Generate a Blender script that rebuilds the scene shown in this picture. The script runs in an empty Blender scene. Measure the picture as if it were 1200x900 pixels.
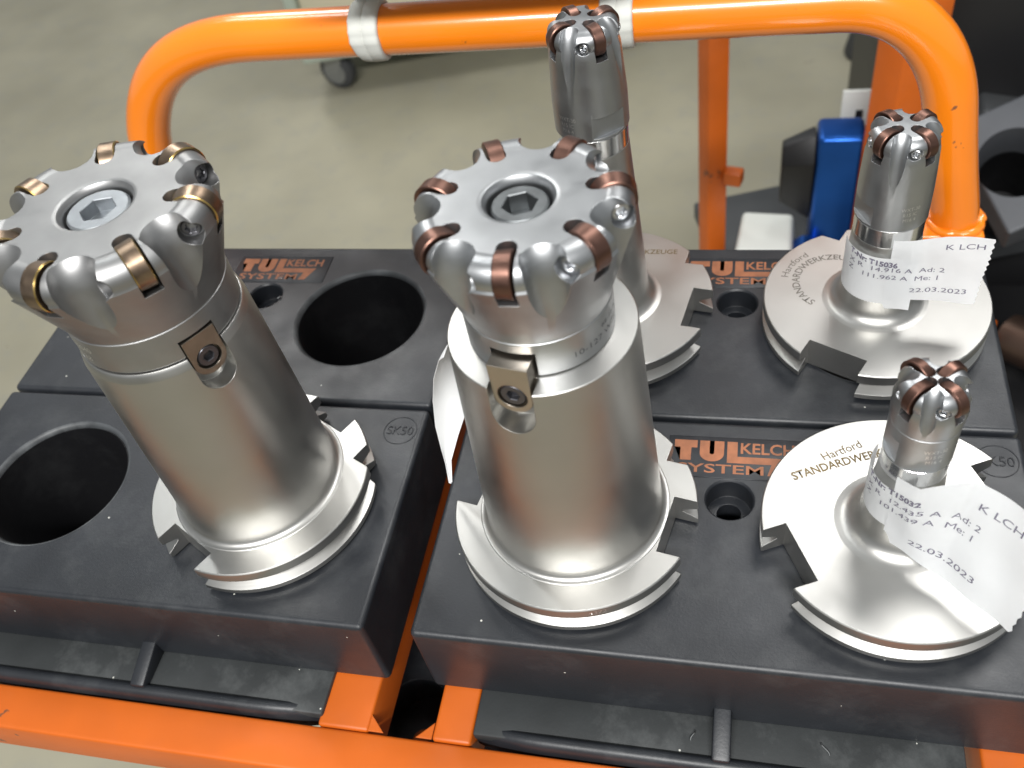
import bpy, bmesh, math, random
from mathutils import Vector, Matrix
random.seed(7)
sc = bpy.context.scene
COL = sc.collection
S = 0.001                      # everything below is written in millimetres
PI = math.pi
def rad(a): return math.radians(a)

# ------------------------------------------------------------------ camera
cam_d = bpy.data.cameras.new('camera'); cam = bpy.data.objects.new('camera', cam_d); COL.objects.link(cam)
pitch, yaw, roll = rad(47.376), rad(20.357), rad(-13.102)
fw = Vector((-math.sin(yaw)*math.cos(pitch), math.cos(yaw)*math.cos(pitch), -math.sin(pitch)))
r0 = Vector((math.cos(yaw), math.sin(yaw), 0)); u0 = r0.cross(fw)
rt = r0*math.cos(roll) + u0*math.sin(roll); up = -r0*math.sin(roll) + u0*math.cos(roll)
M = Matrix(((rt.x, up.x, -fw.x, 33.574*S), (rt.y, up.y, -fw.y, -262.796*S), (rt.z, up.z, -fw.z, 323.816*S), (0, 0, 0, 1)))
cam.matrix_world = M
cam_d.sensor_width = 36; cam_d.lens = 1080.87*36/1200
cam_d.clip_start = 0.01; cam_d.clip_end = 60
cam_d.dof.use_dof = True; cam_d.dof.focus_distance = 0.36; cam_d.dof.aperture_fstop = 13.0
sc.camera = cam

# ------------------------------------------------------------------ world and lamps (workshop ceiling lights)
w = bpy.data.worlds.new('World'); sc.world = w; w.use_nodes = True
w.node_tree.nodes['Background'].inputs[0].default_value = (0.80, 0.84, 0.86, 1)
w.node_tree.nodes['Background'].inputs[1].default_value = 0.37
def area(name, loc, target, sx, sy, power, col=(1, 1, 1)):
    l = bpy.data.lights.new(name, 'AREA'); l.shape = 'RECTANGLE'; l.size = sx; l.size_y = sy; l.energy = power; l.color = col
    o = bpy.data.objects.new(name, l); COL.objects.link(o); o.location = loc
    o.rotation_euler = (Vector(target) - Vector(loc)).to_track_quat('-Z', 'Y').to_euler()
    return o
area('ceiling_lamp', (0.66, 1.25, 2.3), (0.1, 0, 0), 0.85, 0.9, 27, (1.0, 0.99, 0.97))
area('ceiling_lamp', (-1.3, 1.1, 2.5), (-0.1, 0, 0), 0.12, 1.5, 10, (0.97, 1.0, 1.0))
area('ceiling_lamp', (0.1, -1.5, 1.8), (0.0, 0, 0), 1.6, 0.16, 78, (1.0, 0.99, 0.97))
area('ceiling_lamp', (-2.0, 3.0, 2.9), (-0.8, 1.8, -0.8), 0.5, 1.8, 40, (1.0, 0.99, 0.96))
vs = sc.view_settings; vs.view_transform = 'Standard'; vs.look = 'None'; vs.exposure = 0.12; vs.gamma = 1; vs.use_curve_mapping = False
sc.render.resolution_x = 1024; sc.render.resolution_y = 768

# ------------------------------------------------------------------ materials
def mat(name, col, metal=0.0, rough=0.5, bevel=0.0, var=0.0, vscale=60, bump=0.0, bscale=400, stretch=None,
        rvar=0.0, coat=0.0, spec=0.5, specks=0.0, dust=0.0, chips=0.0, turned=0.0):
    m = bpy.data.materials.new(name); m.use_nodes = True
    nt = m.node_tree; N = nt.nodes; L = nt.links; b = N['Principled BSDF']
    b.inputs['Base Color'].default_value = (*col, 1); b.inputs['Metallic'].default_value = metal
    b.inputs['Roughness'].default_value = rough; b.inputs['Specular IOR Level'].default_value = spec
    if coat: b.inputs['Coat Weight'].default_value = coat; b.inputs['Coat Roughness'].default_value = 0.12
    tc = N.new('ShaderNodeTexCoord'); mp = N.new('ShaderNodeMapping'); L.new(tc.outputs['Object'], mp.inputs[0])
    if stretch: mp.inputs['Scale'].default_value = stretch
    def noise(sc_, det=3, src=mp):
        n = N.new('ShaderNodeTexNoise'); n.inputs['Scale'].default_value = sc_; n.inputs['Detail'].default_value = det
        L.new(src.outputs[0], n.inputs['Vector']); return n
    def mrange(src, a, b_, c, d):
        r = N.new('ShaderNodeMapRange'); L.new(src, r.inputs[0])
        for i, v in enumerate((a, b_, c, d)): r.inputs[i+1].default_value = v
        return r.outputs[0]
    colsock = None
    if var:
        n = noise(vscale); mx = N.new('ShaderNodeMix'); mx.data_type = 'RGBA'
        L.new(mrange(n.outputs[0], 0.3, 0.7, 0, 1), mx.inputs[0])
        mx.inputs[6].default_value = (*[c*(1-var) for c in col], 1); mx.inputs[7].default_value = (*[min(1, c*(1+var)) for c in col], 1)
        colsock = mx.outputs[2]
    if dust:      # smudges of grey workshop dust
        n = N.new('ShaderNodeTexNoise'); n.inputs['Scale'].default_value = 22; n.inputs['Detail'].default_value = 9; n.inputs['Roughness'].default_value = 0.72
        L.new(tc.outputs['Object'], n.inputs['Vector'])
        mx = N.new('ShaderNodeMix'); mx.data_type = 'RGBA'
        L.new(mrange(n.outputs[0], 0.5, 0.78, 0, dust), mx.inputs[0])
        if colsock: L.new(colsock, mx.inputs[6])
        else: mx.inputs[6].default_value = (*col, 1)
        mx.inputs[7].default_value = (0.22, 0.23, 0.23, 1); colsock = mx.outputs[2]
    if specks:    # tiny bright grains of swarf
        v = N.new('ShaderNodeTexVoronoi'); v.inputs['Scale'].default_value = 260; L.new(tc.outputs['Object'], v.inputs['Vector'])
        n = N.new('ShaderNodeTexWhiteNoise'); L.new(v.outputs['Position'], n.inputs['Vector'])
        gate = N.new('ShaderNodeMath'); gate.operation = 'GREATER_THAN'; gate.inputs[1].default_value = 1-specks; L.new(n.outputs['Value'], gate.inputs[0])
        near = N.new('ShaderNodeMath'); near.operation = 'LESS_THAN'; near.inputs[1].default_value = 0.11; L.new(v.outputs['Distance'], near.inputs[0])
        g = N.new('ShaderNodeMath'); g.operation = 'MULTIPLY'; L.new(gate.outputs[0], g.inputs[0]); L.new(near.outputs[0], g.inputs[1])
        mx = N.new('ShaderNodeMix'); mx.data_type = 'RGBA'; L.new(g.outputs[0], mx.inputs[0])
        if colsock: L.new(colsock, mx.inputs[6])
        else: mx.inputs[6].default_value = (*col, 1)
        mx.inputs[7].default_value = (0.55, 0.55, 0.5, 1); colsock = mx.outputs[2]
    if chips:     # dark scuffs and chipped paint
        wv = N.new('ShaderNodeTexNoise'); wv.inputs['Scale'].default_value = 150; wv.inputs['Detail'].default_value = 3; L.new(tc.outputs['Object'], wv.inputs['Vector'])
        big = N.new('ShaderNodeTexNoise'); big.inputs['Scale'].default_value = 14; L.new(tc.outputs['Object'], big.inputs['Vector'])
        ml = N.new('ShaderNodeMath'); ml.operation = 'MULTIPLY'; L.new(wv.outputs[0], ml.inputs[0]); L.new(big.outputs[0], ml.inputs[1])
        mx = N.new('ShaderNodeMix'); mx.data_type = 'RGBA'; L.new(mrange(ml.outputs[0], chips, chips+0.03, 0, 0.85), mx.inputs[0])
        if colsock: L.new(colsock, mx.inputs[6])
        else: mx.inputs[6].default_value = (*col, 1)
        mx.inputs[7].default_value = (0.10, 0.05, 0.03, 1); colsock = mx.outputs[2]
    if colsock: L.new(colsock, b.inputs['Base Color'])
    if rvar:
        n = noise(vscale*1.7, 5); L.new(mrange(n.outputs[0], 0.25, 0.75, rough-rvar, rough+rvar), b.inputs['Roughness'])
    nsock = None
    if bevel:
        bv = N.new('ShaderNodeBevel'); bv.samples = 4; bv.inputs['Radius'].default_value = bevel*S; nsock = bv.outputs[0]
    if bump:
        n = noise(bscale, 4); bp = N.new('ShaderNodeBump'); bp.inputs['Strength'].default_value = bump; bp.inputs['Distance'].default_value = 0.0003
        L.new(n.outputs[0], bp.inputs['Height'])
        if nsock: L.new(nsock, bp.inputs['Normal'])
        nsock = bp.outputs[0]
    if turned:    # fine lathe lines round the axis
        m2 = N.new('ShaderNodeMapping'); L.new(tc.outputs['Object'], m2.inputs[0]); m2.inputs['Scale'].default_value = (14, 14, 2600)
        n = noise(1.0, 2, m2); bp = N.new('ShaderNodeBump'); bp.inputs['Strength'].default_value = turned; bp.inputs['Distance'].default_value = 0.00004
        L.new(n.outputs[0], bp.inputs['Height'])
        if nsock: L.new(nsock, bp.inputs['Normal'])
        nsock = bp.outputs[0]
    if nsock: L.new(nsock, b.inputs['Normal'])
    return m
MT = {
 'nickel': mat('nickel plated steel', (0.45, 0.445, 0.428), 1, 0.39, bevel=0.35, var=0.05, vscale=28, rvar=0.07, turned=0.35),
 'ground': mat('ground bright steel', (0.74, 0.74, 0.73), 1, 0.18, bevel=0.2, rvar=0.04, stretch=(1, 1, 9), vscale=90),
 'cutter': mat('satin tool steel', (0.41, 0.42, 0.43), 1, 0.40, bevel=0.3, var=0.08, vscale=60, rvar=0.07, turned=0.3),
 'cutter_grey': mat('matt tool steel', (0.33, 0.33, 0.33), 1, 0.46, bevel=0.3, var=0.09, vscale=60, rvar=0.07, turned=0.3),
 'insert': mat('copper coloured coating', (0.18, 0.10, 0.078), 1, 0.38, bevel=0.2, var=0.15, vscale=220, rvar=0.06),
 'insert_bronze': mat('bronze coloured coating', (0.26, 0.19, 0.135), 1, 0.33, bevel=0.2, var=0.35, vscale=180, rvar=0.06),
 'gold': mat('gold coloured edge', (0.52, 0.36, 0.12), 1, 0.25),
 'screw': mat('bright screw steel', (0.50, 0.51, 0.53), 1, 0.30, bevel=0.15),
 'screw_dark': mat('blackened screw steel', (0.11, 0.11, 0.12), 0.9, 0.32, bevel=0.15),
 'bolt_dark': mat('dark oiled bolt steel', (0.17, 0.18, 0.185), 0.9, 0.42, bevel=0.2, var=0.2, vscale=150),
 'bolt': mat('grey bolt steel', (0.34, 0.36, 0.38), 0.9, 0.40, bevel=0.2, var=0.12, vscale=150),
 'key': mat('browned key steel', (0.46, 0.41, 0.35), 1, 0.30, bevel=0.6, var=0.06),
 'key_dark': mat('stained key steel', (0.28, 0.25, 0.21), 1, 0.36, bevel=0.4, var=0.2, vscale=120),
 'plastic': mat('black block plastic', (0.015, 0.017, 0.021), 0, 0.42, bevel=0.8, var=0.2, vscale=30, bump=0.18, bscale=900, rvar=0.08, specks=0.012, dust=0.14),
 'plastic_dusty': mat('dusty ledge plastic', (0.030, 0.033, 0.034), 0, 0.55, bevel=0.8, var=0.2, vscale=30, bump=0.2, bscale=700, rvar=0.05, specks=0.07, dust=0.4),
 'plastic_worn': mat('scuffed pocket edge', (0.05, 0.054, 0.058), 0, 0.5, var=0.4, vscale=90, dust=0.5),
 'plastic_shade': mat('shade black pocket plastic', (0.006, 0.006, 0.007), 0, 0.5, spec=0.3, bump=0.2, bscale=500, dust=0.05),  # darker than the block plastic: shade of the deep pockets put into the colour
 'print_orange': mat('orange print', (0.29, 0.105, 0.045), 0, 0.5, var=0.18, vscale=200),
 'orange': mat('orange enamel', (0.92, 0.232, 0.007), 0, 0.24, bevel=1.0, var=0.06, vscale=12, bump=0.04, bscale=120, coat=0.9, chips=0.43),
 'orange_matt': mat('orange powder coat', (0.54, 0.108, 0.006), 0, 0.45, bevel=0.8, var=0.10, vscale=20, bump=0.1, bscale=300, dust=0.05, chips=0.45),
 'paper': mat('label paper', (0.92, 0.93, 0.94), 0, 0.6),
 'ink': mat('thermal ink', (0.14, 0.13, 0.18), 0, 0.6),
 'mark': mat('laser marking', (0.13, 0.12, 0.105), 0.0, 0.6),
 'mark_gold': mat('brown laser marking', (0.16, 0.115, 0.05), 0.0, 0.6),
 'mark_dark': mat('dark engraving', (0.07, 0.07, 0.075), 0.0, 0.6),
 'mark_light': mat('bright engraving', (0.72, 0.72, 0.70), 0.9, 0.3),
 'strap': mat('pale grey strap plastic', (0.62, 0.63, 0.59), 0, 0.85, var=0.08, vscale=40, dust=0.1, spec=0.2),
 'floor': mat('painted concrete', (0.32, 0.298, 0.22), 0, 0.55, var=0.14, vscale=3.5, bump=0.15, bscale=60, dust=0.4, chips=0.46),
 'rubber': mat('dark rubber', (0.05, 0.052, 0.056), 0, 0.55),
 'grey_metal': mat('grey metal', (0.30, 0.31, 0.32), 0.7, 0.4),
 'green': mat('pale green cart paint', (0.42, 0.48, 0.41), 0, 0.45, var=0.06, vscale=8),
 'cream': mat('cream panel', (0.66, 0.60, 0.45), 0, 0.5),
 'blue': mat('blue anodised aluminium', (0.012, 0.085, 0.36), 0.75, 0.28, bevel=1.0, var=0.15, vscale=20),
 'black': mat('black housing', (0.009, 0.009, 0.010), 0, 0.5, bevel=1.0),
 'white': mat('off white plastic', (0.66, 0.68, 0.64), 0, 0.5),
 'dark_board': mat('dark grey board', (0.05, 0.053, 0.056), 0, 0.5, var=0.2, vscale=10),
 'grey_block': mat('grey block plastic', (0.085, 0.09, 0.10), 0, 0.45, var=0.15, vscale=12),
 'rust': mat('rusty brown steel', (0.13, 0.085, 0.065), 0.8, 0.4, var=0.3, vscale=15),
}

# ------------------------------------------------------------------ mesh helpers (mm in, metres out)
def finish(bm, name, material, parent=None, sharp=32, smooth=True, link=True):
    bmesh.ops.recalc_face_normals(bm, faces=bm.faces)
    bmesh.ops.scale(bm, vec=(S, S, S), verts=bm.verts)
    me = bpy.data.meshes.new(name); bm.to_mesh(me); bm.free()
    return mesh_obj(me, name, material, parent, sharp, smooth)
def mesh_obj(me, name, material, parent=None, sharp=32, smooth=True):
    if smooth:
        me.polygons.foreach_set('use_smooth', [True]*len(me.polygons)); me.set_sharp_from_angle(angle=rad(sharp))
    me.materials.clear()
    for m in (material if isinstance(material, (list, tuple)) else [material]): me.materials.append(MT[m])
    o = bpy.data.objects.new(name, me); COL.objects.link(o)
    if parent: o.parent = parent
    return o
def lathe(prof, n=128, matidx=None):
    """prof: (r, z) from bottom to top; r=0 ends close on the axis"""
    bm = bmesh.new(); rings = []
    for r, z in prof:
        if r < 1e-6: rings.append([bm.verts.new((0, 0, z))])
        else: rings.append([bm.verts.new((r*math.cos(2*PI*i/n), r*math.sin(2*PI*i/n), z)) for i in range(n)])
    for k in range(len(rings)-1):
        a, b = rings[k], rings[k+1]
        for i in range(n):
            j = (i+1) % n
            if len(a) == 1 and len(b) == 1: continue
            if len(a) == 1: f = bm.faces.new((a[0], b[j], b[i]))
            elif len(b) == 1: f = bm.faces.new((a[i], a[j], b[0]))
            else: f = bm.faces.new((a[i], a[j], b[j], b[i]))
            if matidx: f.material_index = matidx[k]
    return bm
def box(bm, x0, x1, y0, y1, z0, z1, mtx=None):
    v = [bm.verts.new((x, y, z)) for z in (z0, z1) for y in (y0, y1) for x in (x0, x1)]
    for f in ((0, 2, 3, 1), (4, 5, 7, 6), (0, 1, 5, 4), (2, 6, 7, 3), (0, 4, 6, 2), (1, 3, 7, 5)): bm.faces.new([v[i] for i in f])
    if mtx: bmesh.ops.transform(bm, matrix=mtx, verts=v)
    return v
def prism(bm, pts, fn0, fn1):
    """pts 2D; fn0/fn1 map (a,b)->3D for the two ends"""
    a = [bm.verts.new(fn0(*p)) for p in pts]; b = [bm.verts.new(fn1(*p)) for p in pts]; n = len(pts)
    bm.faces.new(a[::-1]); bm.faces.new(b)
    for i in range(n): bm.faces.new((a[i], a[(i+1) % n], b[(i+1) % n], b[i]))
def cyl(bm, p0, p1, r0_, r1_=None, n=32, cap=True):
    p0 = Vector(p0); p1 = Vector(p1); r1_ = r0_ if r1_ is None else r1_
    q = (p1-p0).to_track_quat('Z', 'Y'); a = []; b = []
    for i in range(n):
        d = q @ Vector((math.cos(2*PI*i/n), math.sin(2*PI*i/n), 0))
        a.append(bm.verts.new(p0+d*r0_)); b.append(bm.verts.new(p1+d*r1_))
    for i in range(n): bm.faces.new((a[i], a[(i+1) % n], b[(i+1) % n], b[i]))
    if cap: bm.faces.new(a[::-1]); bm.faces.new(b)
def tube(bm, pts, r, n=32, closed_caps=True):
    pts = [Vector(p) for p in pts]; rings = []; ref = None
    for i, p in enumerate(pts):
        t = (pts[min(i+1, len(pts)-1)] - pts[max(i-1, 0)]).normalized()
        if ref is None: ref = t.orthogonal().normalized()
        ref = (ref - t*ref.dot(t)).normalized(); bi = t.cross(ref)
        rings.append([bm.verts.new(p + (ref*math.cos(2*PI*k/n) + bi*math.sin(2*PI*k/n))*r) for k in range(n)])
    for a, b in zip(rings, rings[1:]):
        for k in range(n): bm.faces.new((a[k], a[(k+1) % n], b[(k+1) % n], b[k]))
    if closed_caps: bm.faces.new(rings[0][::-1]); bm.faces.new(rings[-1])
def rbox(x0, x1, y0, y1, z0, z1, r=1.0, seg=3, mtx=None):
    bm = bmesh.new(); box(bm, x0, x1, y0, y1, z0, z1)
    bmesh.ops.bevel(bm, geom=bm.edges[:], offset=r, segments=seg, profile=0.5, affect='EDGES')
    if mtx: bmesh.ops.transform(bm, matrix=mtx, verts=bm.verts)
    return bm
def tmp(bm):
    bmesh.ops.recalc_face_normals(bm, faces=bm.faces)
    me = bpy.data.meshes.new('tmp'); bm.to_mesh(me); bm.free()
    o = bpy.data.objects.new('tmp', me); COL.objects.link(o); return o
def boolean(base_bm, cutters):
    """difference of the base solid and the cutter meshes, returned as a bmesh (mm)"""
    o = tmp(base_bm); cs = [tmp(c) for c in cutters]
    for c in cs:
        md = o.modifiers.new('b', 'BOOLEAN'); md.operation = 'DIFFERENCE'; md.solver = 'EXACT'; md.object = c
    dg = bpy.context.evaluated_depsgraph_get(); dg.update()
    me = bpy.data.meshes.new_from_object(o.evaluated_get(dg))
    bm = bmesh.new(); bm.from_mesh(me)
    bmesh.ops.remove_doubles(bm, verts=bm.verts, dist=1e-4)
    for x in [o]+cs:
        m_ = x.data; bpy.data.objects.remove(x); bpy.data.meshes.remove(m_)
    bpy.data.meshes.remove(me)
    return bm
def wn(o):
    m = o.modifiers.new('normals', 'WEIGHTED_NORMAL'); m.weight = 50; m.keep_sharp = True; return o
def text_mesh(txt, bold=0.0, spacing=1.0):
    """flat glyph outlines as bmesh, left/bottom aligned, cap height about 0.7 units"""
    cu = bpy.data.curves.new('t', 'FONT'); cu.body = txt; cu.size = 1; cu.offset = bold; cu.space_character = spacing; cu.resolution_u = 3
    o = bpy.data.objects.new('t', cu); COL.objects.link(o)
    dg = bpy.context.evaluated_depsgraph_get(); dg.update()
    me = bpy.data.meshes.new_from_object(o.evaluated_get(dg)); bm = bmesh.new(); bm.from_mesh(me)
    bpy.data.objects.remove(o); bpy.data.curves.remove(cu); bpy.data.meshes.remove(me)
    return bm
def text_fit(txt, x0, x1, y0, y1, bold=0.0, shear=0.0):
    bm = text_mesh(txt, bold)
    xs = [v.co.x for v in bm.verts]; ys = [v.co.y for v in bm.verts]
    ax, bx_, ay, by = min(xs), max(xs), min(ys), max(ys)
    for v in bm.verts:
        u = (v.co.x-ax)/(bx_-ax); t = (v.co.y-ay)/(by-ay)
        v.co = (x0+u*(x1-x0)+shear*t*(y1-y0), y0+t*(y1-y0), 0)
    return bm
def text_h(txt, h, bold=0.0, sx=1.0, spacing=1.0):
    """text of cap height h mm starting at the origin; returns bmesh, width"""
    bm = text_mesh(txt, bold, spacing); k = h/0.69
    for v in bm.verts: v.co = (v.co.x*k*sx, v.co.y*k, 0)
    xs = [v.co.x for v in bm.verts]; x0 = min(xs)
    for v in bm.verts: v.co.x -= x0
    return bm, max(xs)-x0
def warp(bm, fn):
    for v in bm.verts: v.co = Vector(fn(v.co.x, v.co.y))
    return bm
def join(bms):
    out = bmesh.new()
    for b in bms:
        me = bpy.data.meshes.new('j'); b.to_mesh(me); b.free(); out.from_mesh(me); bpy.data.meshes.remove(me)
    return out
def flat(bm, name, material, parent):
    bmesh.ops.scale(bm, vec=(S, S, S), verts=bm.verts)
    me = bpy.data.meshes.new(name); bm.to_mesh(me); bm.free(); me.materials.append(MT[material])
    o = bpy.data.objects.new(name, me); COL.objects.link(o); o.parent = parent; return o
def empty(name, loc, label, cat, group=None, rot=(0, 0, 0)):
    o = bpy.data.objects.new(name, None); COL.objects.link(o); o.location = Vector(loc)*S; o.rotation_euler = rot
    o.empty_display_size = 0.01; tag(o, label, cat, group); return o
def tag(o, label, cat, group=None):
    o['label'] = label; o['category'] = cat
    if group: o['group'] = group
def structure(o): o['kind'] = 'structure'; return o
def arcpts(cx, cz, r, a0, a1, n):
    return [(cx+r*math.cos(rad(a0+(a1-a0)*i/n)), cz+r*math.sin(rad(a0+(a1-a0)*i/n))) for i in range(n+1)]

# ------------------------------------------------------------------ the setting: workshop floor
FLOOR = -800
bm = bmesh.new(); v = [bm.verts.new((x, y, FLOOR)) for x, y in ((-9000, -9000), (9000, -9000), (9000, 9000), (-9000, 9000))]; bm.faces.new(v)
structure(finish(bm, 'floor', 'floor', smooth=False))

# ------------------------------------------------------------------ tool rack blocks
BH = 48.0
BX0, BX1 = -87.3, 148.0
HX = (-27.4, 93.3)
def block(dx, y0, y1, label, tray):
    """dx: shift of the block along the cart; coordinates below are those of the right hand column"""
    hy = (y0+y1)/2 + 2.0
    root = empty('tool_block', (dx, hy, 0), label, 'tool block', 'black tool holder blocks on the cart')
    body = rbox(BX0, BX1, y0-hy, y1-hy, -BH, 0, 2.4, 4)
    holes = bmesh.new()
    for hx in HX: 
        n = 96; top = []
        prof = [(36.2, 1.0), (36.2, 0.0), (35.0, -1.2), (34.6, -3.0), (34.6, -BH-1), (0, -BH-1)]
        l = lathe([(0, 1.0)] + prof, n); bmesh.ops.translate(l, verts=l.verts, vec=(hx, 0, 0))
        me = bpy.data.meshes.new('j'); l.to_mesh(me); l.free(); holes.from_mesh(me); bpy.data.meshes.remove(me)
    l = lathe([(0, 1.0), (10.4, 1.0), (10.2, 0), (9.4, -0.9), (9.2, -11), (5.0, -11.01), (5.0, -BH+4), (0, -BH+4)], 64)
    bmesh.ops.translate(l, verts=l.verts, vec=(32.8, 14.2, 0))
    me = bpy.data.meshes.new('j'); l.to_mesh(me); l.free(); holes.from_mesh(me); bpy.data.meshes.remove(me)
    b = boolean(body, [holes]); wn(finish(b, 'body', 'plastic', root, 35))
    for hx in HX:      # taper sleeve lining each pocket, coloured blacker for the shade inside
        l = lathe([(0, -150), (24, -150), (34.0, -BH-2), (34.45, -2.6), (34.0, -2.4), (32.0, -30), (21.5, -147), (0, -147)], 64); bmesh.ops.translate(l, verts=l.verts, vec=(hx, 0, 0))
        finish(l, 'pocket_sleeve', 'plastic_shade', root)
        l = lathe([(36.5, 0.06), (35.9, -0.02), (35.0, -0.9), (34.5, -2.2), (34.45, -2.6)], 96); bmesh.ops.translate(l, verts=l.verts, vec=(hx, 0, 0))
        finish(l, 'worn_rim', 'plastic_worn', root, 60)
    # logo: raised plate with orange print
    ox, oy = 8.8, (y1-hy) - 28.2
    p = rbox(ox-2.5, ox+54.5, oy-2.2, oy+19.6, -0.6, 0.28, 0.25, 2); finish(p, 'logo_plate', 'plastic', root)
    g = bmesh.new()
    def poly(pts): g.faces.new([g.verts.new((x, y, 0)) for x, y in pts])
    # T
    poly([(2.6, 6.4), (7.2, 6.4), (7.2, 13.2), (9.7, 13.2), (9.7, 17.2), (0, 17.2), (0, 13.2), (2.6, 13.2)])
    # U
    o_ = [(10.8, 17.2), (10.8, 10.5)] + [(15.9+5.1*math.cos(rad(a)), 10.5+4.3*math.sin(rad(a))) for a in range(195, 346, 15)] + [(21.0, 10.5), (21.0, 17.2)]
    i_ = [(16.9, 17.2), (16.9, 10.9)] + [(15.9+1.0*math.cos(rad(a)), 10.9+0.9*math.sin(rad(a))) for a in range(-30, -181, -30)] + [(14.9, 17.2)]
    poly(o_ + i_)
    # L with its long foot that turns down at the end
    poly([(22.3, 17.2), (26.6, 17.2), (26.6, 9.4), (47.2, 9.4), (42.9, 0.2), (38.9, 0.2), (40.6, 5.9), (22.3, 5.9)])
    t1 = text_fit('KELCH', 27.9, 50.0, 11.0, 16.9, 0.02, 0.0); t2 = text_fit('SYSTEM', 1.6, 37.4, 0.2, 4.9, 0.012)
    bmesh.ops.triangulate(g, faces=g.faces[:])
    j = join([g, t1, t2]); bmesh.ops.translate(j, verts=j.verts, vec=(ox, oy, 0.34)); flat(j, 'logo_print', 'print_orange', root)
    # embossed size mark
    ring = bmesh.new(); cx, cy = 138.0-1.0, (y1-hy) - 13.8
    ringp = []
    rr = lathe([(7.7, -0.3), (8.1, -0.3), (8.1, 0.22), (7.7, 0.22), (7.7, -0.3)], 48); bmesh.ops.translate(rr, verts=rr.verts, vec=(cx, cy, 0))
    finish(rr, 'size_ring', 'plastic', root)
    t = text_fit('SK50', cx-6.4, cx+6.4, cy-2.4, cy+2.4, 0.0)
    e = bmesh.ops.extrude_face_region(t, geom=t.faces[:]); bmesh.ops.translate(t, verts=[q for q in e['geom'] if isinstance(q, bmesh.types.BMVert)], vec=(0, 0, 0.3))
    finish(t, 'size_mark', 'plastic', root, smooth=False)
    if tray:
        # chip ledge in front: shelf, rolled lip with tapered ends, divider ribs
        ty = y0-hy; xa, xb = -66.0, 122.0
        sh = rbox(xa, xb, ty-19, ty+3, -BH-4, -BH+1.5, 1.0, 2); finish(sh, 'ledge', 'plastic_dusty', root)
        li = bmesh.new(); rings = []
        for x, dy, top in ((xa, 4.5, -2.5), (xa+3, 3.4, -1.0), (xa+12, 1.6, 1.6), (xa+22, 0.4, 3.4), (xa+30, 0, 4.0), (xb-30, 0, 4.0), (xb-22, 0.4, 3.4), (xb-12, 1.6, 1.6), (xb-3, 3.4, -1.0), (xb, 4.5, -2.5)):
            t_ = -BH+top
            pf = [(-15.4, -BH-6), (-15.6, t_-2.4), (-16.3, t_-0.9), (-17.6, t_-0.1), (-19.2, t_-0.2), (-20.6, t_-1.1), (-21.4, t_-2.6), (-21.9, -BH-6), (-21.9, -BH-12), (-15.4, -BH-12)]
            rings.append([li.verts.new((x, ty+y_+dy, z_)) for y_, z_ in pf])
        for a_, b_ in zip(rings, rings[1:]):
            m_ = len(a_)
            for q in range(m_): li.faces.new((a_[q], a_[(q+1) % m_], b_[(q+1) % m_], b_[q]))
        li.faces.new(rings[0]); li.faces.new(rings[-1][::-1])
        finish(li, 'ledge_lip', 'plastic', root, 50)
        for rx in (33.3,):
            rb = rbox(rx-3.6, rx+3.6, ty-18.5, ty+2, -BH, -BH+11, 1.2, 2)
            for q in rb.verts:
                if q.co.z > -BH+5: q.co.z -= max(0, (ty - q.co.y))*0.28
            finish(rb, 'ledge_rib', 'plastic', root)
    return root
block(0, -114.6, -0.9, 'black plastic tool block at the front right, holding the tallest centre cutter', True)
block(0, 0.9, 115.8, 'black plastic tool block at the back right under the label T15036', False)
block(-255, -114.6, -0.9, 'black plastic tool block at the front left with one empty round pocket', True)
block(-255, 0.9, 115.8, 'black plastic tool block at the back left with full orange logo in view', False)

# ------------------------------------------------------------------ orange cart frame
fr = empty('cart_frame', (-97, 20, -BH), 'orange steel cart frame with bent tube handle carrying the black blocks', 'cart')
def fpart(bm, name, material='orange_matt', sharp=40):
    bmesh.ops.translate(bm, verts=bm.verts, vec=(97, -20, BH)); return finish(bm, name, material, fr, sharp)
zf = -BH-0.6
fpart(rbox(-372, 178, -157, -137.5, zf-26, zf-0.3, 1.6, 3), 'front_bar')
def ybar(x0, x1, y1=97.6, name='cross_bar'): fpart(rbox(x0, x1, -137.2, y1, zf-26, zf, 1.4, 3), name)
ybar(-134.6, -111.5); ybar(-83.3, -66.6); ybar(127.6, 147, 204); ybar(-342, -322); fpart(rbox(-371, -342.3, 90, 204, zf-26, zf-0.2, 1.4, 3), 'rear_stub')
fpart(rbox(-321.6, 127.2, 98, 114, zf-26, zf-0.3, 1.6, 3), 'rear_bar')
for (x0, x1) in ((-134, -60), ):
    pass
# small weld gussets in the corners of the opening
for sx, x in ((1, -111.5), (-1, -83.3)):
    g = bmesh.new(); prism(g, [(x, -137), (x+sx*7, -137), (x, -130)], lambda a, b: (a, b, zf-0.8), lambda a, b: (a, b, zf-0.2)); fpart(g, 'gusset')
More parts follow.
